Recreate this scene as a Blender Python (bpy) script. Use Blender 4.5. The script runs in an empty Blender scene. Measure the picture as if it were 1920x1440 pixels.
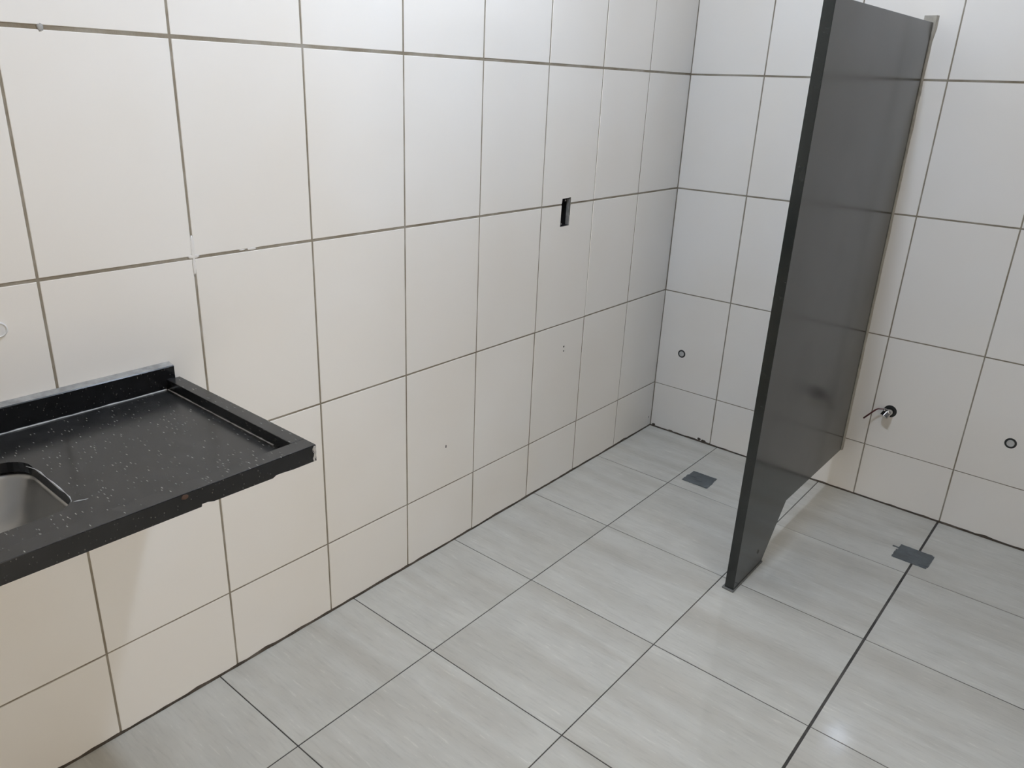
import bpy, bmesh, math, random
from mathutils import Vector, Matrix

scene = bpy.context.scene
COL = scene.collection

# ------------------------------------------------------------------ camera
CAM_POS = Vector((1.64297, -3.10466, 1.52288))
CAM_R = Vector((0.76592386, 0.64159048, 0.04150047))      # image right
CAM_D = Vector((0.26287836, -0.25360717, -0.93090191))    # image down
CAM_F = Vector((-0.58673299, 0.72390956, -0.36290404))    # view direction
F_PX = 1451.36
cd = bpy.data.cameras.new('camera')
cam = bpy.data.objects.new('camera', cd)
COL.objects.link(cam)
cd.sensor_width = 36.0
cd.lens = F_PX / 1920.0 * 36.0
cd.clip_start = 0.02
cam.matrix_world = Matrix(((CAM_R.x, -CAM_D.x, -CAM_F.x, CAM_POS.x),
                           (CAM_R.y, -CAM_D.y, -CAM_F.y, CAM_POS.y),
                           (CAM_R.z, -CAM_D.z, -CAM_F.z, CAM_POS.z),
                           (0, 0, 0, 1)))
scene.camera = cam

# ------------------------------------------------------------------ world, lamp, exposure
world = bpy.data.worlds.new('world')
scene.world = world
world.use_nodes = True
world.node_tree.nodes['Background'].inputs[0].default_value = (1.0, 0.90, 0.775, 1)
world.node_tree.nodes['Background'].inputs[1].default_value = 4.4  # warm fill for the left wall, let in by the added doorway
LAMP_POS = Vector((0.84, -1.66, 2.80))
LAMP_STRENGTH = 612.0
LAMP_COLOR = (0.80, 0.935, 1.16)
scene.view_settings.view_transform = 'Standard'
scene.view_settings.look = 'None'
scene.view_settings.gamma = 1.0
scene.view_settings.use_curve_mapping = False
scene.view_settings.exposure = 0.0
scene.cycles.max_bounces = 8
scene.cycles.diffuse_bounces = 6
scene.cycles.glossy_bounces = 4
scene.cycles.adaptive_threshold = 0.05

ROOM_X = 2.90      # right wall
ROOM_Y = -3.60     # wall behind the camera
ROOM_Z = 2.80
rng = random.Random(7)

def floor_z(x, y):
    return 0.0092 * y + 0.0002 * x

# ------------------------------------------------------------------ node helpers
def new_mat(name):
    m = bpy.data.materials.new(name)
    m.use_nodes = True
    nt = m.node_tree
    return m, nt, nt.nodes['Principled BSDF']

def nd(nt, typ, **kw):
    n = nt.nodes.new(typ)
    for k, v in kw.items():
        setattr(n, k, v)
    return n

def noise(nt, vec, scale, detail=3.0, rough=0.55):
    n = nd(nt, 'ShaderNodeTexNoise')
    n.inputs['Scale'].default_value = scale
    n.inputs['Detail'].default_value = detail
    n.inputs['Roughness'].default_value = rough
    if vec is not None:
        nt.links.new(vec, n.inputs['Vector'])
    return n.outputs['Fac']

def ramp(nt, fac, stops):
    r = nd(nt, 'ShaderNodeValToRGB')
    els = r.color_ramp.elements
    while len(els) < len(stops):
        els.new(0.5)
    for e, (p, c) in zip(els, stops):
        e.position = p
        e.color = (c[0], c[1], c[2], 1) if len(c) == 3 else c
    nt.links.new(fac, r.inputs[0])
    return r.outputs[0]

def g(v):
    return (v, v, v)

def mix(nt, fac, a, b, blend='MIX'):
    n = nd(nt, 'ShaderNodeMix', data_type='RGBA', blend_type=blend)
    if isinstance(fac, (int, float)):
        n.inputs[0].default_value = fac
    else:
        nt.links.new(fac, n.inputs[0])
    for i, s in ((6, a), (7, b)):
        if isinstance(s, tuple):
            n.inputs[i].default_value = (s[0], s[1], s[2], 1)
        else:
            nt.links.new(s, n.inputs[i])
    return n.outputs[2]

def mapped(nt, src, scale=(1, 1, 1), rot=(0, 0, 0)):
    mp = nd(nt, 'ShaderNodeMapping')
    mp.inputs['Scale'].default_value = scale
    mp.inputs['Rotation'].default_value = rot
    nt.links.new(src, mp.inputs['Vector'])
    return mp.outputs[0]

def bump(nt, bsdf, h, strength, dist):
    b = nd(nt, 'ShaderNodeBump')
    b.inputs['Strength'].default_value = strength
    b.inputs['Distance'].default_value = dist
    nt.links.new(h, b.inputs['Height'])
    nt.links.new(b.outputs[0], bsdf.inputs['Normal'])

def pos(nt):
    return nd(nt, 'ShaderNodeNewGeometry').outputs['Position']

def randomised_object_coords(nt):
    tc = nd(nt, 'ShaderNodeTexCoord').outputs['Object']
    oi = nd(nt, 'ShaderNodeObjectInfo').outputs['Random']
    mul = nd(nt, 'ShaderNodeMath', operation='MULTIPLY')
    mul.inputs[1].default_value = 37.0
    nt.links.new(oi, mul.inputs[0])
    add = nd(nt, 'ShaderNodeVectorMath', operation='ADD')
    nt.links.new(tc, add.inputs[0])
    nt.links.new(mul.outputs[0], add.inputs[1])
    return add.outputs[0], oi

# ------------------------------------------------------------------ materials
def make_wall_tile():
    m, nt, b = new_mat('glazed_white_wall_tile')
    p = pos(nt)
    n1 = noise(nt, p, 1.7, 2, 0.6)
    film = ramp(nt, n1, [(0.40, g(0)), (0.72, g(1))])
    oi = nd(nt, 'ShaderNodeObjectInfo').outputs['Random']
    tint = ramp(nt, oi, [(0.0, (0.850, 0.816, 0.762)), (1.0, (0.868, 0.838, 0.790))])
    c = mix(nt, film, tint, (0.838, 0.792, 0.722))
    nt.links.new(c, b.inputs['Base Color'])
    rr = ramp(nt, n1, [(0.35, g(0.06)), (0.75, g(0.13))])
    nt.links.new(rr, b.inputs['Roughness'])
    b.inputs['IOR'].default_value = 1.5
    bump(nt, b, noise(nt, p, 5.0, 1, 0.5), 0.06, 0.010)
    return m

def make_grout(name, c1, c2, c3, scale=9):
    m, nt, b = new_mat(name)
    p = pos(nt)
    c = ramp(nt, noise(nt, p, scale, 4, 0.6), [(0.32, c1), (0.52, c2), (0.72, c3)])
    nt.links.new(c, b.inputs['Base Color'])
    b.inputs['Roughness'].default_value = 0.9
    bump(nt, b, noise(nt, p, 260, 3, 0.6), 0.5, 0.001)
    return m

def make_floor_tile():
    m, nt, b = new_mat('streaked_grey_floor_tile')
    v, oi = randomised_object_coords(nt)
    bands = noise(nt, mapped(nt, v, (0.9, 6.5, 6.5), (0, 0, 0.05)), 1.5, 2, 0.5)
    fine = noise(nt, mapped(nt, v, (9.0, 70.0, 70.0), (0, 0, 0.05)), 2.0, 3, 0.6)
    base = ramp(nt, bands, [(0.26, (0.512, 0.486, 0.425)), (0.44, (0.560, 0.541, 0.482)),
                            (0.58, (0.608, 0.594, 0.538)), (0.74, (0.550, 0.527, 0.466))])
    f = ramp(nt, fine, [(0.25, g(0.89)), (0.46, g(0.99)), (0.64, g(1.01)), (0.72, g(1.13))])
    c = mix(nt, 1.0, base, f, 'MULTIPLY')
    blotch = ramp(nt, noise(nt, v, 8.0, 2, 0.6), [(0.35, g(0.96)), (0.7, g(1.03))])
    c = mix(nt, 1.0, c, blotch, 'MULTIPLY')
    nt.links.new(c, b.inputs['Base Color'])
    b.inputs['Roughness'].default_value = 0.08
    bump(nt, b, noise(nt, mapped(nt, v, (10.0, 30.0, 30.0)), 2.0, 1, 0.5), 0.05, 0.0015)
    return m

def make_granite(name, base1, base2, speck, speck_amt, rough, fleck_scale=95.0, ior=1.55):
    m, nt, b = new_mat(name)
    p = pos(nt)
    c = ramp(nt, noise(nt, p, 35, 4, 0.65), [(0.35, base1), (0.65, base2)])
    w = noise(nt, p, 60, 2, 0.5)
    vo = nd(nt, 'ShaderNodeTexVoronoi', feature='F1')
    vo.inputs['Scale'].default_value = fleck_scale
    nt.links.new(mapped(nt, p, (0.45, 1.9, 1.3), (0.3, 0.2, 0.7)), vo.inputs['Vector'])
    near = ramp(nt, vo.outputs['Distance'], [(0.10, g(1)), (0.24, g(0))])
    pick = nd(nt, 'ShaderNodeSeparateColor')
    nt.links.new(vo.outputs['Color'], pick.inputs[0])
    sel = ramp(nt, pick.outputs[0], [(1.0 - speck_amt, g(0)), (1.0 - speck_amt * 0.6, g(1))])
    k = mix(nt, 1.0, near, sel, 'MULTIPLY')
    c = mix(nt, k, c, speck)
    nt.links.new(c, b.inputs['Base Color'])
    rr = ramp(nt, noise(nt, p, 4, 3, 0.6), [(0.3, g(rough * 0.75)), (0.7, g(rough * 1.3))])
    nt.links.new(rr, b.inputs['Roughness'])
    b.inputs['IOR'].default_value = ior
    return m

def make_simple(name, col, rough, metal=0.0, var=0.0, scale=30, bmp=0.0):
    m, nt, b = new_mat(name)
    p = pos(nt)
    lo = tuple(x * (1 - var) for x in col)
    hi = tuple(min(1, x * (1 + var)) for x in col)
    nt.links.new(ramp(nt, noise(nt, p, scale, 3, 0.6), [(0.3, lo), (0.7, hi)]), b.inputs['Base Color'])
    b.inputs['Roughness'].default_value = rough
    b.inputs['Metallic'].default_value = metal
    if bmp:
        bump(nt, b, noise(nt, p, scale * 3, 3, 0.6), bmp, 0.002)
    return m

def make_emit():
    m, nt, b = new_mat('lit_lamp_diffuser')
    b.inputs['Base Color'].default_value = (0.9, 0.9, 0.9, 1)
    b.inputs['Emission Color'].default_value = (*LAMP_COLOR, 1)
    b.inputs['Emission Strength'].default_value = LAMP_STRENGTH
    return m

M = dict(
    tile=make_wall_tile(),
    grout=make_grout('brown_grey_wall_grout', (0.205, 0.165, 0.112), (0.285, 0.248, 0.190), (0.385, 0.355, 0.305)),
    white_grout=make_simple('white_cement_smear', (0.76, 0.73, 0.69), 0.75, var=0.05, scale=60, bmp=0.3),
    dark_grout=make_grout('dirty_dark_joint', (0.035, 0.027, 0.018), (0.075, 0.058, 0.042), (0.14, 0.115, 0.09), 14),
    floor_grout=make_grout('dark_floor_grout', (0.040, 0.037, 0.033), (0.068, 0.063, 0.056), (0.115, 0.107, 0.096), 12),
    floor=make_floor_tile(),
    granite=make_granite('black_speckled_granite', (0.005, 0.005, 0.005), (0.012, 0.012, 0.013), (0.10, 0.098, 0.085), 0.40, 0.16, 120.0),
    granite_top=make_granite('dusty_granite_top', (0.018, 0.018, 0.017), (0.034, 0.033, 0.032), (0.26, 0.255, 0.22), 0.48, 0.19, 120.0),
    granite_edge=make_simple('raw_granite_edge', (0.34, 0.33, 0.31), 0.7, var=0.25, scale=45, bmp=0.3),
    panel=make_granite('dark_green_granite', (0.010, 0.012, 0.011), (0.017, 0.020, 0.018), (0.03, 0.034, 0.03), 0.2, 0.17, 160.0, 1.58),
    steel=make_simple('brushed_steel', (0.46, 0.45, 0.43), 0.33, metal=1.0, var=0.05, scale=12),
    chrome=make_simple('worn_chrome', (0.62, 0.60, 0.58), 0.18, metal=1.0, var=0.1, scale=80),
    silicone=make_simple('pale_silicone', (0.50, 0.50, 0.49), 0.5, var=0.15, scale=50),
    mortar=make_simple('beige_mortar', (0.42, 0.39, 0.33), 0.85, var=0.15, scale=40, bmp=0.5),
    plastic=make_simple('black_plastic', (0.016, 0.015, 0.015), 0.35, var=0.1, scale=30),
    box_side=make_simple('grey_cement_side', (0.20, 0.195, 0.185), 0.8, var=0.3, scale=40, bmp=0.4),
    painted_shade=make_simple('black_hole_shade', (0.018, 0.018, 0.016), 0.6, var=0.2, scale=90),  # shade inside the tile holes, put into the colour
    plug=make_simple('grey_pipe_plug', (0.48, 0.475, 0.455), 0.5, var=0.1, scale=80),
    cap=make_simple('white_pipe_cap', (0.72, 0.71, 0.69), 0.35, var=0.04, scale=50),
    red=make_simple('dark_red_plastic', (0.10, 0.018, 0.018), 0.4, var=0.1, scale=50),
    tape=make_simple('dark_blue_grey_tape', (0.092, 0.106, 0.112), 0.40, var=0.28, scale=18),
    foot=make_simple('grey_cement_bead', (0.16, 0.16, 0.15), 0.8, var=0.2, scale=60, bmp=0.4),
    chip=make_simple('pale_broken_stone', (0.38, 0.37, 0.36), 0.8, var=0.5, scale=120, bmp=0.6),
    mark=make_simple('dark_scratch', (0.05, 0.042, 0.036), 0.8, var=0.2, scale=90),
    rust=make_simple('rust', (0.075, 0.040, 0.026), 0.8, var=0.3, scale=150),
    plaster=make_simple('white_plaster', (0.80, 0.785, 0.76), 0.9, var=0.02, scale=4),
    paint_dark=make_simple('grey_beige_wall_paint', (0.15, 0.148, 0.145), 0.6, var=0.03, scale=3),  # unseen right wall, made dark to cut bounce on that side
    paint_mid=make_simple('pale_beige_wall_paint', (0.40, 0.39, 0.37), 0.6, var=0.03, scale=3),  # unseen wall, toned down to cut bounce onto the back wall
    emit=make_emit(),
    lampbody=make_simple('white_lamp_body', (0.8, 0.8, 0.8), 0.4),
)

# ------------------------------------------------------------------ mesh helpers
def link(name, bm, mats, parent=None, smooth=False, recenter=True):
    bmesh.ops.recalc_face_normals(bm, faces=bm.faces[:])
    me = bpy.data.meshes.new(name)
    c = Vector((0, 0, 0))
    if recenter and bm.verts:
        lo = Vector((min(v.co[i] for v in bm.verts) for i in range(3)))
        hi = Vector((max(v.co[i] for v in bm.verts) for i in range(3)))
        c = (lo + hi) / 2
        bmesh.ops.translate(bm, verts=bm.verts[:], vec=-c)
    bm.to_mesh(me)
    bm.free()
    for mm in (mats if isinstance(mats, (list, tuple)) else [mats]):
        me.materials.append(mm)
    if smooth:
        for p in me.polygons:
            p.use_smooth = True
    o = bpy.data.objects.new(name, me)
    COL.objects.link(o)
    if parent is not None:
        o.parent = parent
        # parents are never rotated or scaled: keep world placement
        q, off = parent, Vector((0, 0, 0))
        while q is not None:
            off += q.location
            q = q.parent
        o.location = c - off
    else:
        o.location = c
    return o

def struct(o, label, cat):
    o['kind'] = 'structure'
    o['label'] = label
    o['category'] = cat
    return o

def thing(name, loc, label, cat, group=None):
    e = bpy.data.objects.new(name, None)
    e.empty_display_size = 0.05
    COL.objects.link(e)
    e.location = loc
    e['label'] = label
    e['category'] = cat
    if group:
        e['group'] = group
    return e

def box(bm, x0, x1, y0, y1, z0, z1, bevel=0.0, segs=1):
    r = bmesh.ops.create_cube(bm, size=1.0)
    vs = r['verts']
    for v in vs:
        v.co = Vector(((x0 + x1) / 2 + v.co.x * (x1 - x0), (y0 + y1) / 2 + v.co.y * (y1 - y0), (z0 + z1) / 2 + v.co.z * (z1 - z0)))
    if bevel:
        es = list({e for v in vs for e in v.link_edges})
        bmesh.ops.bevel(bm, geom=es, offset=bevel, segments=segs, affect='EDGES', profile=0.5)
    return bm

def prism(bm, pts3, vec):
    """Extrude a planar loop of 3D points along vec."""
    a = [bm.verts.new(p) for p in pts3]
    b = [bm.verts.new(Vector(p) + Vector(vec)) for p in pts3]
    n = len(a)
    bm.faces.new(a)
    bm.faces.new(b[::-1])
    for i in range(n):
        bm.faces.new((a[i], a[(i + 1) % n], b[(i + 1) % n], b[i]))

def tube(bm, pts, r, seg=10, cap=True):
    pts = [Vector(p) for p in pts]
    rings = []
    n = len(pts)
    rad = r if isinstance(r, (list, tuple)) else [r] * n
    ref = None
    for i, p in enumerate(pts):
        t = (pts[min(i + 1, n - 1)] - pts[max(i - 1, 0)]).normalized()
        if ref is None or abs(ref.dot(t)) > 0.95:
            ref = Vector((0, 0, 1)) if abs(t.z) < 0.9 else Vector((1, 0, 0))
        a = t.cross(ref).normalized()
        bb = t.cross(a).normalized()
        rings.append([bm.verts.new(p + (a * math.cos(2 * math.pi * k / seg) + bb * math.sin(2 * math.pi * k / seg)) * rad[i]) for k in range(seg)])
    for i in range(n - 1):
        for k in range(seg):
            bm.faces.new((rings[i][k], rings[i][(k + 1) % seg], rings[i + 1][(k + 1) % seg], rings[i + 1][k]))
    if cap:
        bm.faces.new(rings[0][::-1])
        bm.faces.new(rings[-1])

def lathe_y(bm, cx, cz, prof, seg=28):
    """Revolve (radius, y) profile about an axis parallel to y."""
    rings = []
    for r, y in prof:
        if r <= 1e-6:
            rings.append([bm.verts.new((cx, y, cz))])
        else:
            rings.append([bm.verts.new((cx + r * math.cos(2 * math.pi * k / seg), y, cz + r * math.sin(2 * math.pi * k / seg))) for k in range(seg)])
    for i in range(len(rings) - 1):
        A, B = rings[i], rings[i + 1]
        for k in range(seg):
            k2 = (k + 1) % seg
            if len(A) == 1 and len(B) == 1:
                continue
            if len(A) == 1:
                bm.faces.new((A[0], B[k], B[k2]))
            elif len(B) == 1:
                bm.faces.new((A[k], A[k2], B[0]))
            else:
                bm.faces.new((A[k], A[k2], B[k2], B[k]))

TILE_T = 0.008     # tile thickness
GROUT_D = 0.0014   # grout face behind the tile face

def tile_obj(corners, to3d, mat, parent, notch=None, name='tile', tilt=0.0006, cham=0.0009, hole=None):
    """corners: 4 (u, v) in order; to3d(u, v, d) with d = height out of the surface."""
    cu = sum(c[0] for c in corners) / 4
    cv = sum(c[1] for c in corners) / 4
    a, b2, d0 = rng.uniform(-tilt, tilt), rng.uniform(-tilt, tilt), rng.uniform(-0.0002, 0.0002)
    def dep(u, v):
        return d0 + a * (u - cu) / 0.2 + b2 * (v - cv) / 0.2
    bm = bmesh.new()
    loop = list(corners)
    if notch:
        loop = notch(loop)
    if notch or hole:
        outer = [bm.verts.new(to3d(u, v, dep(u, v))) for u, v in loop]
        edges = [bm.edges.new((outer[i], outer[(i + 1) % len(outer)])) for i in range(len(outer))]
        for (hu, hv, hr) in ([hole] if hole else []):
            ring = [bm.verts.new(to3d(hu + hr * (1 + 0.05 * math.sin(3 * k)) * math.cos(2 * math.pi * k / 24), hv + hr * math.sin(2 * math.pi * k / 24), dep(hu, hv))) for k in range(24)]
            edges += [bm.edges.new((ring[i], ring[(i + 1) % 24])) for i in range(24)]
        bmesh.ops.triangle_fill(bm, use_beauty=True, use_dissolve=False, edges=edges)
        faces = bm.faces[:]
        r = bmesh.ops.extrude_face_region(bm, geom=faces)
        vs = [e for e in r['geom'] if isinstance(e, bmesh.types.BMVert)]
        shift = Vector(to3d(0, 0, -TILE_T)) - Vector(to3d(0, 0, 0))
        bmesh.ops.translate(bm, verts=vs, vec=shift)
        # keep the first copy as front: extrude leaves the original faces in place
    else:
        top, mid, bot = [], [], []
        for u, v in loop:
            iu, iv = (1 if u < cu else -1), (1 if v < cv else -1)
            top.append(bm.verts.new(to3d(u + iu * cham, v + iv * cham, dep(u, v))))
            mid.append(bm.verts.new(to3d(u, v, dep(u, v) - cham)))
            bot.append(bm.verts.new(to3d(u, v, -TILE_T)))
        bm.faces.new(top)
        bm.faces.new(bot[::-1])
        for i in range(4):
            j = (i + 1) % 4
            bm.faces.new((top[i], top[j], mid[j], mid[i]))
            bm.faces.new((mid[i], mid[j], bot[j], bot[i]))
    return link(name, bm, mat, parent)

# ------------------------------------------------------------------ floor
XL = [0.0, 0.3547, 0.8200, 1.2865, 1.7530, 2.2195, 2.6855, ROOM_X]
YL = [0.0, 0.4544, 0.9109, 1.3679, 1.8255, 2.2883, 2.7485, 3.2085, -ROOM_Y]
XH = [0.0015, 0.0016, 0.0016, 0.0038, 0.0016, 0.0016, 0.0016, 0.0]
YH = [0.0030, 0.0016, 0.0016, 0.0016, 0.0016, 0.0016, 0.0016, 0.0016, 0.0]

bm = bmesh.new()
pts = [(-0.10, 0.10), (ROOM_X + 0.10, 0.10), (ROOM_X + 0.10, ROOM_Y - 0.10), (-0.10, ROOM_Y - 0.10)]
prism(bm, [(x, y, floor_z(x, y) - 0.0012) for x, y in pts], (0, 0, -0.12))
floor = struct(link('floor', bm, M['floor_grout'], recenter=False), 'pale grey floor of large square tiles with dark thin joints', 'floor')

def f3(u, v, d):
    return (u, -v, floor_z(u, -v) + d)
for i in range(len(XL) - 1):
    for j in range(len(YL) - 1):
        u0, u1 = XL[i] + XH[i], XL[i + 1] - XH[i + 1]
        v0, v1 = YL[j] + YH[j], YL[j + 1] - YH[j + 1]
        if u1 - u0 < 0.01:
            continue
        tile_obj([(u0, v0), (u1, v0), (u1, v1), (u0, v1)], f3, M['floor'], floor, name='floor_tile', tilt=0.00035, cham=0.0007)

# ------------------------------------------------------------------ left wall (plane x = 0)
AC = [0.0, 0.3244, 0.6431, 0.9574, 1.2750, 1.5917, 1.9109, 2.2326, 2.5554, 2.876, 3.197, 3.518, -ROOM_Y]
ZR = [('E', None), ('D', 0.2240), ('C', 0.6740), ('B', 1.1260), ('A', 1.5836), ('T', 2.036), ('U', 2.490), ('V', ROOM_Z)]
SL = dict(A=-0.0013, B=0.0, C=0.0004, D=-0.0009, T=-0.001, U=0.0, V=0.0)
SB = dict(A=0.0058, B=0.0077, C=0.0049, D=0.0037, T=0.005, U=0.004, V=0.0)
HV = dict(A=0.0040, B=0.0034, C=0.0026, D=0.0022, T=0.003, U=0.003, V=0.0)
HOLE = dict(y0=0.8430, y1=0.7880, z0=1.0465, z1=1.1470)   # v = -y

bm = bmesh.new()
xb0, xb1 = -0.16, -GROUT_D
y_lo, y_hi = ROOM_Y - 0.16, 0.16
box(bm, xb0, xb1, y_lo, -HOLE['y0'], -0.12, ROOM_Z + 0.1)
box(bm, xb0, xb1, -HOLE['y1'], y_hi, -0.12, ROOM_Z + 0.1)
box(bm, xb0, xb1, -HOLE['y0'], -HOLE['y1'], -0.12, HOLE['z0'])
box(bm, xb0, xb1, -HOLE['y0'], -HOLE['y1'], HOLE['z1'], ROOM_Z + 0.1)
box(bm, xb0, -0.06, -HOLE['y0'], -HOLE['y1'], HOLE['z0'], HOLE['z1'])
wall_left = struct(link('wall_left', bm, M['grout'], recenter=False), 'long white tiled wall carrying the black counter', 'wall')

def l3(u, v, d):
    return (d, -u, v)

def row_left(r, a):
    nm, z = ZR[r]
    return floor_z(0, -a) + 0.004 if nm == 'E' else z + SL[nm] * a

def row_back(r, x):
    nm, z = ZR[r]
    return floor_z(x, 0) + 0.005 if nm == 'E' else z + SB[nm] * x

for i in range(len(AC) - 1):
    for r in range(len(ZR) - 1):
        a0, a1 = AC[i] + (0.0026 if i else 0.0015), AC[i + 1] - (0.0026 if i + 1 < len(AC) - 1 else 0.0)
        h0 = HV.get(ZR[r][0], 0.0)
        h1 = HV[ZR[r + 1][0]]
        cs = [(a0, row_left(r, a0) + h0), (a1, row_left(r, a1) + h0), (a1, row_left(r + 1, a1) - h1), (a0, row_left(r + 1, a0) - h1)]
        notch = None
        if i == 2 and r == 3:      # lower edge is cut round the electrical box
            def notch(l):
                zb = l[0][1]
                return [l[0], (HOLE['y1'] - 0.001, zb), (HOLE['y1'], HOLE['z1'] + 0.001), (HOLE['y0'] - 0.002, HOLE['z1'] - 0.001), (HOLE['y0'], zb), l[1], l[2], l[3]]
        if i == 2 and r == 2:      # upper edge is cut
            def notch(l):
                zt = l[2][1]
                return [l[0], l[1], l[2], (HOLE['y0'] - 0.001, zt), (HOLE['y0'] + 0.001, HOLE['z0']), (HOLE['y1'] + 0.001, HOLE['z0'] + 0.001), (HOLE['y1'] - 0.001, zt - 0.004), (HOLE['y1'] - 0.004, zt), l[3]]
        tile_obj(cs, l3, M['tile'], wall_left, notch=notch, name='tile')

# dark, uneven joint between wall and floor
def joint_strip(parent, along, length, name='floor_joint'):
    bm = bmesh.new()
    n = int(length / 0.03)
    rows = []
    for k in range(n + 1):
        s = length * k / n
        h = 0.0062 + rng.uniform(-0.0014, 0.0018)
        w = 0.0028 + rng.uniform(0, 0.0014)
        if rng.random() < 0.05:
            h += rng.uniform(0.001, 0.004)
        pts = [(0.0, -0.006), (w, -0.006), (w, 0.0006), (w * 0.45, h * 0.8), (0.0004, h), (-0.001, h), (-0.001, -0.006)]
        ring = []
        for o, z in pts:
            x, y = (o, -s) if along == 'y' else (s, -o)
            ring.append(bm.verts.new((x, y, floor_z(x, y) + z)))
        rows.append(ring)
    for k in range(n):
        for q in range(len(rows[0]) - 1):
            bm.faces.new((rows[k][q], rows[k][q + 1], rows[k + 1][q + 1], rows[k + 1][q]))
    bm.faces.new(rows[0]); bm.faces.new(rows[-1][::-1])
    return link(name, bm, M['dark_grout'], parent)
joint_strip(wall_left, 'y', -ROOM_Y - 0.01)

def blob(parent, name, mat, centre, axes, seed, n=14, flat=None):
    """Small irregular lump: ellipsoid with noise; axes = half sizes in x, y, z."""
    r2 = random.Random(seed)
    bm = bmesh.new()
    bmesh.ops.create_uvsphere(bm, u_segments=n, v_segments=max(6, n // 2), radius=1.0)
    for v in bm.verts:
        k = 1 + r2.uniform(-0.18, 0.18)
        v.co = Vector((v.co.x * axes[0], v.co.y * axes[1] * k, v.co.z * axes[2] * k)) + Vector(centre)
    return link(name, bm, mat, parent, smooth=True)

# white cement rubbed into the joints round one tile corner, above the counter
zB = 1.126
for (y, z, ay, az, sd) in ((-2.2326, zB + 0.022, 0.0048, 0.026, 1), (-2.2326, zB + 0.003, 0.013, 0.0050, 2), (-2.2330, zB + 0.010, 0.0045, 0.016, 15),
                           (-2.2326, zB - 0.020, 0.0042, 0.022, 3), (-2.085, zB + 0.0015, 0.012, 0.0032, 4), (-2.11, zB + 0.002, 0.008, 0.0016, 14)):
    blob(wall_left, 'cement_smear', M['white_grout'], (-0.0006, y, z), (0.0011, ay, az), sd)
blob(wall_left, 'grout_lump', M['granite_edge'], (-0.0008, -2.476, 1.5800), (0.002, 0.0055, 0.0075), 5)
# small scars in the glaze
for (y, z, ay, az, sd) in ((-0.770, 0.5785, 0.0042, 0.0036, 6), (-0.7687, 0.5605, 0.0038, 0.0034, 7), (-1.4157, 0.3733, 0.0030, 0.0068, 8),
                           (-0.022, 0.049, 0.0030, 0.0060, 9)):
    blob(wall_left, 'glaze_scar', M['mark'], (0.0002, y, z), (0.0007, ay, az), sd, n=8)

# ------------------------------------------------------------------ back wall (plane y = 0)
BC = [0.0, 0.3171, 0.6410, 0.9650, 1.2898, 1.6146, 1.9390, 2.2635, 2.588, ROOM_X]
bm = bmesh.new()
box(bm, -GROUT_D, ROOM_X + 0.16, GROUT_D, 0.16, -0.12, ROOM_Z + 0.1)
wall_back = struct(link('wall_back', bm, M['grout'], recenter=False), 'white tiled wall behind the dark stone partition', 'wall')

def b3(u, v, d):
    return (u, -d, v)
PIPES = {'left': (0.1195, 0.3955, 0.0180), 'mid': (1.0290, 0.3895, 0.0240), 'right': (1.4395, 0.3910, 0.0190)}
for i in range(len(BC) - 1):
    for r in range(len(ZR) - 1):
        a0, a1 = BC[i] + (0.0024 if i else 0.0030), BC[i + 1] - (0.0024 if i + 1 < len(BC) - 1 else 0.0)
        h0 = HV.get(ZR[r][0], 0.0) * 0.85
        h1 = HV[ZR[r + 1][0]] * 0.85
        cs = [(a0, row_back(r, a0) + h0), (a1, row_back(r, a1) + h0), (a1, row_back(r + 1, a1) - h1), (a0, row_back(r + 1, a0) - h1)]
        hole = None
        for p in PIPES.values():
            if a0 < p[0] < a1 and r == 1:
                hole = p
        tile_obj(cs, b3, M['tile'], wall_back, name='tile', hole=hole)
joint_strip(wall_back, 'x', ROOM_X - 0.01)
for (x, z, ax, az, sd) in ((0.262, 0.012, 0.009, 0.006, 21), (0.285, 0.009, 0.012, 0.005, 22), (0.020, 0.010, 0.010, 0.005, 23), (0.113, 0.006, 0.012, 0.003, 24)):
    bmx = bmesh.new()
    bmesh.ops.create_uvsphere(bmx, u_segments=10, v_segments=6, radius=1.0)
    r2 = random.Random(sd)
    for v in bmx.verts:
        k = 1 + r2.uniform(-0.25, 0.25)
        v.co = Vector((x + v.co.x * ax * k, v.co.y * 0.0008, floor_z(x, 0) + z + v.co.z * az * k))
    link('grout_smudge', bmx, M['dark_grout'], wall_back, smooth=True)

# ------------------------------------------------------------------ rest of the room
FILL_DOOR = (-3.40, -2.40, 2.10)   # doorway added in the unseen right wall to let in warm fill
bm = bmesh.new()
box(bm, ROOM_X, ROOM_X + 0.16, ROOM_Y - 0.16, FILL_DOOR[0], -0.12, ROOM_Z + 0.1)
box(bm, ROOM_X, ROOM_X + 0.16, FILL_DOOR[1], 0.0, -0.12, ROOM_Z + 0.1)
box(bm, ROOM_X, ROOM_X + 0.16, FILL_DOOR[0], FILL_DOOR[1], FILL_DOOR[2], ROOM_Z + 0.1)
struct(link('wall_right', bm, M['paint_dark'], recenter=False), 'grey painted wall with added doorway for fill light, outside the photograph', 'wall')
bm = bmesh.new(); box(bm, 0.0, ROOM_X, ROOM_Y - 0.16, ROOM_Y, -0.12, ROOM_Z + 0.1)
struct(link('wall_front', bm, M['paint_mid'], recenter=False), 'pale beige painted wall behind the viewer', 'wall')
bm = bmesh.new(); box(bm, 0.0, ROOM_X, ROOM_Y, 0.0, ROOM_Z, ROOM_Z + 0.1)
struct(link('ceiling', bm, M['plaster'], recenter=False), 'plain white plastered ceiling above the tiled walls', 'ceiling')

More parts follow.
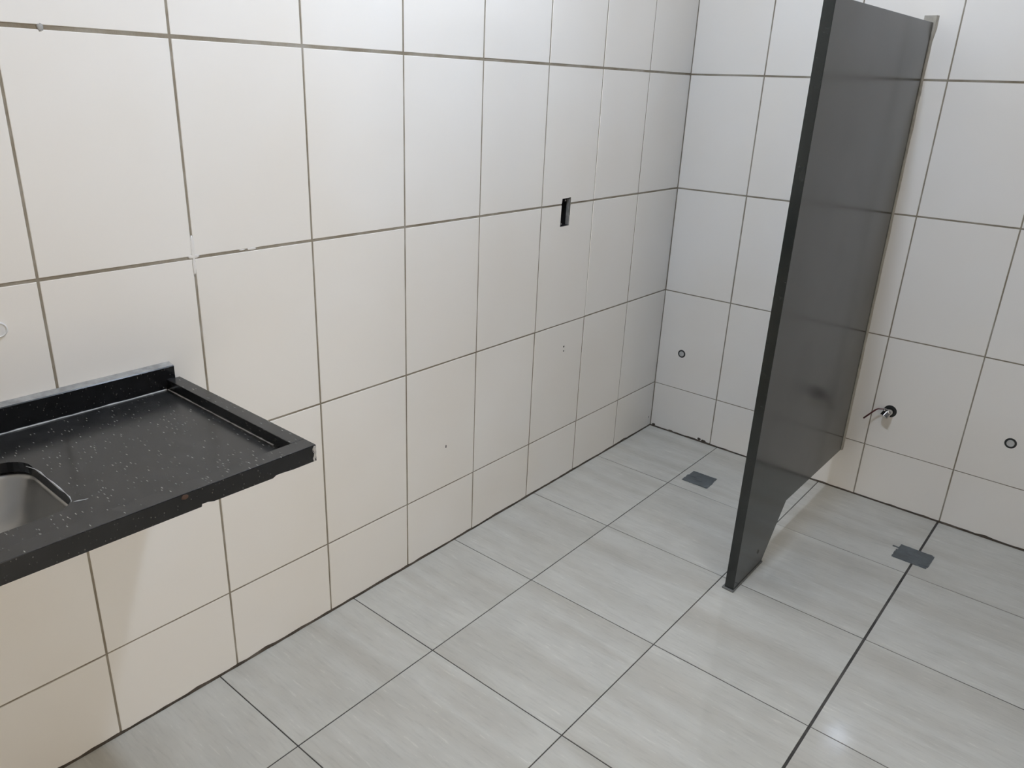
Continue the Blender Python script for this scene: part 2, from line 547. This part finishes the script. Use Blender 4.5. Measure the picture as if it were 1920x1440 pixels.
# ------------------------------------------------------------------ ceiling lamp
lamp = thing('ceiling_lamp', LAMP_POS, 'small round white ceiling lamp in the middle of the ceiling', 'lamp')
def lathe_z(bm, c, prof, seg=32):
    rings = []
    for r, z in prof:
        rings.append([bm.verts.new((c[0] + r * math.cos(2 * math.pi * k / seg), c[1] + r * math.sin(2 * math.pi * k / seg), z)) for k in range(seg)])
    for i in range(len(rings) - 1):
        for k in range(seg):
            k2 = (k + 1) % seg
            bm.faces.new((rings[i][k], rings[i][k2], rings[i + 1][k2], rings[i + 1][k]))
    bm.faces.new(rings[0]); bm.faces.new(rings[-1][::-1])
bm = bmesh.new(); lathe_z(bm, LAMP_POS, [(0.085, 2.80), (0.085, 2.785), (0.075, 2.770), (0.062, 2.768)])
link('lamp_body', bm, M['lampbody'], lamp)
bm = bmesh.new(); lathe_z(bm, LAMP_POS, [(0.060, 2.770)] + [(0.060 * math.cos(math.radians(a)), 2.768 - 0.050 * math.sin(math.radians(a))) for a in (0, 18, 36, 54, 70, 82)], 20)
link('diffuser', bm, M['emit'], lamp)

# ------------------------------------------------------------------ stone partition
PX0, PX1, PYF = 0.8530, 0.8840, -0.9650
panel = thing('partition', (0.8685, -0.48, floor_z(0.87, -0.85)), 'tall dark grey polished stone partition standing out from the back wall', 'partition')
fz = floor_z(0.87, PYF)
fz2 = floor_z(0.87, -0.74)
prof = [(PYF, fz + 0.004), (-0.742, fz2 + 0.004), (-0.594, 0.1810), (-0.010, 0.1760), (-0.010, 1.7680), (PYF, 1.7560)]
bm = bmesh.new()
prism(bm, [(PX0, y, z) for y, z in prof], (PX1 - PX0, 0, 0))
bmesh.ops.bevel(bm, geom=bm.edges[:], offset=0.0012, segments=2, affect='EDGES', profile=0.5)
link('slab', bm, M['panel'], panel)
# mortar channel against the wall
bm = bmesh.new()
n = 40
ringsL = []
for k in range(n + 1):
    z = 0.1760 + (1.7900 - 0.1760) * k / n
    j = rng.uniform(-0.0011, 0.0011)
    w = 0.0060 + j + (0.0060 if k > n - 2 else 0.0)
    ringsL.append([bm.verts.new(p) for p in ((PX0 - 0.001, 0.0, z), (PX0 - 0.001, -0.012, z), (PX1 + w * 0.55, -0.012 + j, z), (PX1 + w, 0.0, z))])
for k in range(n):
    for q in range(4):
        bm.faces.new((ringsL[k][q], ringsL[k][(q + 1) % 4], ringsL[k + 1][(q + 1) % 4], ringsL[k + 1][q]))
bm.faces.new(ringsL[0]); bm.faces.new(ringsL[-1][::-1])
o = link('mortar_strip', bm, M['mortar'], panel); o['label'] = 'beige mortar strip against the tiles'
# cement bead round the foot
bm = bmesh.new()
loop = [(PX0 - 0.007, PYF - 0.006), (PX1 + 0.004, PYF - 0.009), (PX1 + 0.0035, -0.735), (PX0 - 0.004, -0.732)]
prism(bm, [(x, y, floor_z(x, y)) for x, y in loop], (0, 0, 0.0055))
bmesh.ops.bevel(bm, geom=bm.edges[:], offset=0.0015, segments=1, affect='EDGES')
link('foot_bead', bm, M['foot'], panel)
bm = bmesh.new()
tube(bm, [(PX1 + 0.0006, -0.790 + 0.006 * math.cos(t), 0.062 + 0.008 * math.sin(t)) for t in [2 * math.pi * k / 14 for k in range(15)]], 0.0009, 5)
link('water_mark', bm, M['foot'], panel)

# ------------------------------------------------------------------ counter with sink
CY0 = -3.560           # far end, out of the photograph
CYE = -2.3080          # visible end
ZT, ZL, ZU = 0.8430, 0.8670, 0.8310
LX0, LX1 = 0.4885, 0.5250
counter = thing('sink_counter', (0.26, -2.95, ZU), 'black speckled granite counter with raised rim and steel sink on the left wall', 'counter')
# sink opening outline (u = x, v = y)
SX0, SX1, SY0, SY1 = 0.150, 0.3990, -3.200, -2.6880
def rrect(x0, x1, y0, y1, r, n=7):
    out = []
    for cx, cy, a0 in ((x1 - r, y1 - r, 0), (x0 + r, y1 - r, 90), (x0 + r, y0 + r, 180), (x1 - r, y0 + r, 270)):
        for k in range(n + 1):
            a = math.radians(a0 + 90 * k / n)
            out.append((cx + r * math.cos(a), cy + r * math.sin(a)))
    return out
hole_pts = rrect(SX0, SX1, SY0, SY1, 0.045)
def slab_with_hole(z0, z1):
    bm = bmesh.new()
    outer = [(0.0, CY0), (LX0 + 0.01, CY0), (LX0 + 0.01, CYE - 0.004), (0.0, CYE - 0.004)]
    ov = [bm.verts.new((x, y, z1)) for x, y in outer]
    iv = [bm.verts.new((x, y, z1)) for x, y in hole_pts]
    ed = [bm.edges.new((l[i], l[(i + 1) % len(l)])) for l in (ov, iv) for i in range(len(l))]
    bmesh.ops.triangle_fill(bm, use_beauty=True, edges=ed)
    r = bmesh.ops.extrude_face_region(bm, geom=bm.faces[:])
    bmesh.ops.translate(bm, verts=[e for e in r['geom'] if isinstance(e, bmesh.types.BMVert)], vec=(0, 0, z0 - z1))
    return bm
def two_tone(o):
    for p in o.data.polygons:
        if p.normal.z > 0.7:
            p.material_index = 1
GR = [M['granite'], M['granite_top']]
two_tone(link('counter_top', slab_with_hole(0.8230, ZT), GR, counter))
# front lip: profile in (y, z) with chipped lower edge, extruded in x
lip = [(CY0, ZU), (-2.940, ZU), (-2.936, ZU + 0.0012), (-2.9, ZU + 0.0004)]
lip += [(-2.545, ZU), (-2.5435, ZU + 0.0048), (-2.533, ZU + 0.0046), (-2.522, ZU + 0.0015), (-2.46, ZU + 0.001), (-2.405, ZU + 0.0005),
        (-2.398, ZU + 0.0042), (-2.385, ZU + 0.0040), (-2.36, ZU + 0.0022), (CYE, ZU + 0.0022), (CYE, ZL), (CY0, ZL)]
bm = bmesh.new()
prism(bm, [(LX0, y, z) for y, z in lip], (LX1 - LX0, 0, 0))
es = [e for e in bm.edges if all(v.co.z > ZL - 1e-5 for v in e.verts)] + [e for e in bm.edges if all(abs(v.co.y - CYE) < 1e-5 and v.co.x > LX1 - 1e-5 for v in e.verts)]
bmesh.ops.bevel(bm, geom=es, offset=0.0014, segments=2, affect='EDGES', profile=0.5)
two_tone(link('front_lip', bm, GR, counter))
bm = bmesh.new(); box(bm, 0.0212, LX0 + 0.0005, -2.3385, CYE, ZU, ZL, 0.0012, 2)
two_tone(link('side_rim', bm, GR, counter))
# backsplash
bm = bmesh.new()
prism(bm, [(0.0005, CY0, 0.8232), (0.0212, CY0, 0.8232), (0.0212, CY0, 0.8945), (0.0195, CY0, 0.8965), (0.0005, CY0, 0.9005)], (0, -2.3185 - CY0, 0))
bm.normal_update()
bs = link('backsplash', bm, [M['granite'], M['granite_edge']], counter)
for p in bs.data.polygons:
    if p.normal.z > 0.7:
        p.material_index = 1
# pale sealant in the inner corners
bm = bmesh.new()
N = 60
tube(bm, [(0.0222, CY0 + (-2.342 - CY0) * k / N, ZT + 0.0006 + rng.uniform(-0.0004, 0.0004)) for k in range(N + 1)], [0.0017 + rng.uniform(-0.0006, 0.0007) for k in range(N + 1)], 6)
link('sealant_bead', bm, M['silicone'], counter)
bm = bmesh.new()
N = 30
tube(bm, [(0.024 + (0.43 - 0.024) * k / N, -2.3395 + rng.uniform(-0.0003, 0.0003), ZT + 0.0005) for k in range(N + 1)], [0.0012 + rng.uniform(-0.0005, 0.0005) for k in range(N + 1)], 6)
link('sealant_bead', bm, M['silicone'], counter)
# ragged white sealant on the visible edge of the opening
edge = [(0.193, -2.6945), (0.215, -2.6880), (0.236, -2.6868), (0.262, -2.6872), (0.290, -2.6868), (0.318, -2.6872), (0.343, -2.6872), (0.360, -2.6880), (0.374, -2.6910), (0.384, -2.6955)]
bm = bmesh.new()
tube(bm, [(x, y, ZT - 0.0004) for x, y in edge], [0.0004, 0.0007, 0.0018, 0.0006, 0.0017, 0.0021, 0.0006, 0.0013, 0.0006, 0.0003], 6)
tube(bm, [(0.381, -2.6905, ZT + 0.0003), (0.3835, -2.683, ZT + 0.0003), (0.387, -2.675, ZT + 0.0003), (0.3865, -2.669, ZT + 0.0003)], [0.0005, 0.0012, 0.0009, 0.0003], 6)
link('sealant_smear', bm, M['silicone'], counter)
# steel bowl
bm = bmesh.new()
levels = [(0.000, 0.8225, 0.050), (-0.006, 0.812, 0.05), (-0.020, 0.778, 0.055), (-0.034, 0.750, 0.058), (-0.050, 0.737, 0.055), (-0.075, 0.732, 0.045)]
rings = []
for off, z, r in levels:
    rings.append([bm.verts.new((x, y, z)) for x, y in rrect(SX0 - 0.004 - off, SX1 + 0.004 + off, SY0 - 0.004 - off, SY1 + 0.004 + off, min(r, 0.06))])
for i in range(len(rings) - 1):
    for k in range(len(rings[0])):
        k2 = (k + 1) % len(rings[0])
        bm.faces.new((rings[i][k], rings[i][k2], rings[i + 1][k2], rings[i + 1][k]))
bm.faces.new(rings[-1])
bowl = link('sink_bowl', bm, M['steel'], counter, smooth=True)
bowl['label'] = 'brushed steel sink bowl'
md = bowl.modifiers.new('thickness', 'SOLIDIFY'); md.thickness = 0.001; md.offset = 1
bm = bmesh.new(); lathe_z(bm, Vector(((SX0 + SX1) / 2, (SY0 + SY1) / 2, 0)), [(0.040, 0.7322), (0.040, 0.7350), (0.032, 0.7356), (0.028, 0.7335)], 24)
link('sink_strainer', bm, M['chrome'], bowl, smooth=False)
# broken corner and a rust fleck
r2 = random.Random(3)
bm = bmesh.new()
gridv = []
for a in range(5):
    row = []
    for b_ in range(7):
        yy = CYE - 0.0006 - 0.0085 * a / 4 * (0.75 + 0.25 * math.sin(b_ * 1.7))
        zz = ZU + 0.0030 + (ZL - ZU - 0.0055) * b_ / 6
        row.append(bm.verts.new((LX1 + r2.uniform(-0.0004, 0.0009), yy + r2.uniform(-0.0006, 0.0004), zz + r2.uniform(-0.0008, 0.0008))))
    gridv.append(row)
for a in range(4):
    for b_ in range(6):
        bm.faces.new((gridv[a][b_], gridv[a + 1][b_], gridv[a + 1][b_ + 1], gridv[a][b_ + 1]))
r = bmesh.ops.extrude_face_region(bm, geom=bm.faces[:])
bmesh.ops.translate(bm, verts=[e for e in r['geom'] if isinstance(e, bmesh.types.BMVert)], vec=(-0.003, 0, 0))
o = link('broken_corner', bm, M['chip'], counter); o['label'] = 'pale chipped corner'
blob(counter, 'rust_fleck', M['rust'], (LX1, -2.572, ZL - 0.006), (0.0009, 0.006, 0.0045), 31, n=10)

# ------------------------------------------------------------------ electrical box in the left wall
eb = thing('electrical_box', (-0.03, -(HOLE['y0'] + HOLE['y1']) / 2, HOLE['z0']), 'empty black electrical box recessed in the white tiled wall', 'electrical box')
bm = bmesh.new()
ya, yb, za, zb = -HOLE['y0'] + 0.0004, -HOLE['y1'] - 0.0004, HOLE['z0'] + 0.0004, HOLE['z1'] - 0.0004
t = 0.0018
xo, xi = -0.0025, -0.058
o4 = [(ya, za), (yb, za), (yb, zb), (ya, zb)]
i4 = [(ya + t, za + t), (yb - t, za + t), (yb - t, zb - t), (ya + t, zb - t)]
vo = [bm.verts.new((xo, y, z)) for y, z in o4]
vi = [bm.verts.new((xo, y, z)) for y, z in i4]
vb = [bm.verts.new((xi + t, y, z)) for y, z in i4]
vO = [bm.verts.new((xi, y, z)) for y, z in o4]
for k in range(4):
    q = (k + 1) % 4
    bm.faces.new((vo[k], vo[q], vi[q], vi[k])); bm.faces.new((vi[k], vi[q], vb[q], vb[k])); bm.faces.new((vo[k], vO[k], vO[q], vo[q]))
bm.faces.new(vb); bm.faces.new(vO[::-1])
link('box_shell', bm, M['plastic'], eb)
for zz, yy in ((HOLE['z0'] + 0.009, ya + 0.012), (HOLE['z1'] - 0.009, ya + 0.030)):
    bm = bmesh.new(); box(bm, -0.030, -0.006, yy - 0.004, yy + 0.004, zz - 0.004, zz + 0.004, 0.001)
    lug = link('screw_lug', bm, M['plastic'], eb)
    bm = bmesh.new(); tube(bm, [(-0.0066, yy, zz), (-0.0056, yy, zz)], 0.002, 10)
    link('screw', bm, M['chrome'], lug)
bm = bmesh.new(); box(bm, -0.0150, -0.0022, yb - t - 0.0040, yb - t, za + t + 0.0005, zb - t - 0.0005, 0.0008)
link('cement_side', bm, M['box_side'], eb)
bm = bmesh.new(); box(bm, xi + t, xi + t + 0.003, ya + 0.008, yb - 0.030, 1.090, 1.0925, 0.0005)
link('box_ridge', bm, M['plug'], eb)

# ------------------------------------------------------------------ pipe outlets
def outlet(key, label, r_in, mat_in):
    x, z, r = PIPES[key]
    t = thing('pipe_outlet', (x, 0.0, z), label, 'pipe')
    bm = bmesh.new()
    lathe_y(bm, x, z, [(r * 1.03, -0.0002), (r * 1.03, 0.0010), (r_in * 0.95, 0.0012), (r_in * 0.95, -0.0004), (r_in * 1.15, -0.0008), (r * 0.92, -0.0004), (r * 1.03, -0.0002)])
    link('gap_shade', bm, M['painted_shade'], t, smooth=False)  # painted shade in place of a deep gap round the pipe
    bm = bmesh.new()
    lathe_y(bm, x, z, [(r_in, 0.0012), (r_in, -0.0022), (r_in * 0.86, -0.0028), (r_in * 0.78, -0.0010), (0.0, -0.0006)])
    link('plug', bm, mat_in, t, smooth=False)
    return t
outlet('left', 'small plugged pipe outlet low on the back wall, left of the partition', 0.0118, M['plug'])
outlet('right', 'plugged pipe outlet with thick darkened gap near the right edge of the back wall', 0.0125, M['plug'])

# capped outlet above the counter, cut by the left edge of the photograph
cp = thing('capped_outlet', (0.0, -2.6385, 1.0430), 'round white pipe cap on the left wall above the sink', 'pipe')
bm = bmesh.new()
def lathe_x(bm, cy, cz, prof, seg=28):
    rings = []
    for r, x in prof:
        rings.append([bm.verts.new((x, cy + max(r, 1e-5) * math.cos(2 * math.pi * k / seg), cz + max(r, 1e-5) * math.sin(2 * math.pi * k / seg))) for k in range(seg)])
    for i in range(len(rings) - 1):
        for k in range(seg):
            k2 = (k + 1) % seg
            bm.faces.new((rings[i][k], rings[i][k2], rings[i + 1][k2], rings[i + 1][k]))
    bm.faces.new(rings[0]); bm.faces.new(rings[-1][::-1])
lathe_x(bm, -2.6385, 1.0430, [(0.0155, -0.0005), (0.0155, 0.0030), (0.0130, 0.0045), (0.0115, 0.0030)])
link('cap_ring', bm, M['cap'], cp)
bm = bmesh.new(); lathe_x(bm, -2.6385, 1.0430, [(0.0113, -0.0005), (0.0113, 0.0022), (0.0090, 0.0028)])
link('cap_centre', bm, M['plug'], cp)

# ------------------------------------------------------------------ valve with red lever
vx, vz, vr = PIPES['mid']
valve = thing('shutoff_valve', (vx, 0.0, vz), 'small chrome valve with thin red lever in a wall hole beside the partition', 'valve')
bm = bmesh.new()
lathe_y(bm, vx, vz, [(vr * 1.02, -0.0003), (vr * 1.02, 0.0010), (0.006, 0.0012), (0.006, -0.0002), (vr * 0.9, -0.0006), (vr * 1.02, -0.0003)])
link('hole_shade', bm, M['painted_shade'], valve)  # painted shade in place of a deep hole behind the valve
bm = bmesh.new()
tube(bm, [(vx + 0.003, 0.001, vz), (vx + 0.001, -0.012, vz), (vx - 0.003, -0.020, vz - 0.001), (vx - 0.006, -0.026, vz - 0.004)], [0.0125, 0.0125, 0.0135, 0.012], 16)
link('valve_body', bm, M['chrome'], valve, smooth=True)
bm = bmesh.new()
ax = Vector((-0.35, -0.55, -0.75)).normalized()
p0 = Vector((vx - 0.005, -0.022, vz - 0.001))
tube(bm, [p0, p0 + ax * 0.020], 0.0172, 6)
bmesh.ops.bevel(bm, geom=bm.edges[:], offset=0.001, segments=1, affect='EDGES')
link('hex_nut', bm, M['chrome'], valve)
bm = bmesh.new()
st = Vector((vx - 0.008, -0.020, vz + 0.007))
sx = Vector((-0.8, -0.45, 0.35)).normalized()
tube(bm, [st, st + sx * 0.006, st + sx * 0.007, st + sx * 0.013], [0.006, 0.006, 0.0045, 0.0045], 12)
link('stem', bm, M['chrome'], valve)
bm = bmesh.new()
e0 = st + sx * 0.012
lev = [e0, e0 + Vector((-0.020, -0.002, -0.004)), e0 + Vector((-0.028, -0.003, -0.010)), e0 + Vector((-0.064, -0.006, -0.056))]
tube(bm, lev, [0.0020, 0.0026, 0.0031, 0.0033], 8)
o = link('lever', bm, M['red'], valve, smooth=True); o['label'] = 'dark red lever'

# ------------------------------------------------------------------ taped floor drains
def drain(cx, cy, w, d, rot, seed, label, flap):
    r2 = random.Random(seed)
    z0 = floor_z(cx, cy)
    t = thing('floor_drain', (cx, cy, z0), label, 'drain', 'taped floor drains by the back wall')
    ca, sa = math.cos(rot), math.sin(rot)
    def place(u, v, h):
        x, y = cx + u * ca - v * sa, cy + u * sa + v * ca
        return (x, y, floor_z(x, y) + h)
    # grate under the tape
    bm = bmesh.new()
    a = [place(u, v, 0.0004) for u, v in ((-0.046, -0.046), (0.046, -0.046), (0.046, 0.046), (-0.046, 0.046))]
    prism(bm, a, (0, 0, 0.0008))
    link('grate', bm, M['plastic'], t)
    # strips of tape, overlapping
    strips = [(-w / 2, w / 2, -d / 2, d * 0.08, 0.0022), (-w / 2 + 0.004, w / 2 - 0.003, -d * 0.02, d / 2, 0.0030)]
    if flap:
        strips.append((w / 2 - 0.030, w / 2 + 0.004, -d / 2 + 0.012, d / 2 - 0.006, 0.0038))
        strips.append((-w / 2 - 0.016, -w / 2 + 0.01, d / 2 - 0.034, d / 2 - 0.026, 0.0020))
    for (u0, u1, v0, v1, h) in strips:
        nu, nv = max(3, int((u1 - u0) / 0.0045)), max(3, int((v1 - v0) / 0.0045))
        bm = bmesh.new()
        G = []
        for i in range(nu + 1):
            row = []
            for j in range(nv + 1):
                u, v = u0 + (u1 - u0) * i / nu, v0 + (v1 - v0) * j / nv
                edge = i in (0, nu) or j in (0, nv)
                hh = h
                if edge:
                    u += r2.uniform(-0.0014, 0.0014); v += r2.uniform(-0.0014, 0.0014)
                    hh = h * 0.55
                else:
                    hh += 0.0006 * math.sin(u * 70 + seed) * math.cos(v * 60 + seed * 2) + r2.uniform(-0.00012, 0.00012)
                    if math.hypot(u + 0.002, v) < 0.030 and (int((v + 0.1) / 0.009) % 2 == 0) and abs(u) < 0.022:
                        hh -= 0.0008
                row.append(bm.verts.new(place(u, v, max(hh, 0.0013))))
            G.append(row)
        for i in range(nu):
            for j in range(nv):
                bm.faces.new((G[i][j], G[i + 1][j], G[i + 1][j + 1], G[i][j + 1]))
        r = bmesh.ops.extrude_face_region(bm, geom=bm.faces[:])
        bmesh.ops.translate(bm, verts=[e for e in r['geom'] if isinstance(e, bmesh.types.BMVert)], vec=(0, 0, -0.0006))
        link('tape_strip', bm, M['tape'], t)
    return t
drain(0.4410, -0.3380, 0.116, 0.106, 0.02, 11, 'floor drain sealed with dark tape, on the far side of the partition', False)
drain(1.2760, -0.3260, 0.115, 0.108, -0.01, 12, 'floor drain under ragged dark tape, straddling a wide joint right of the partition', True)
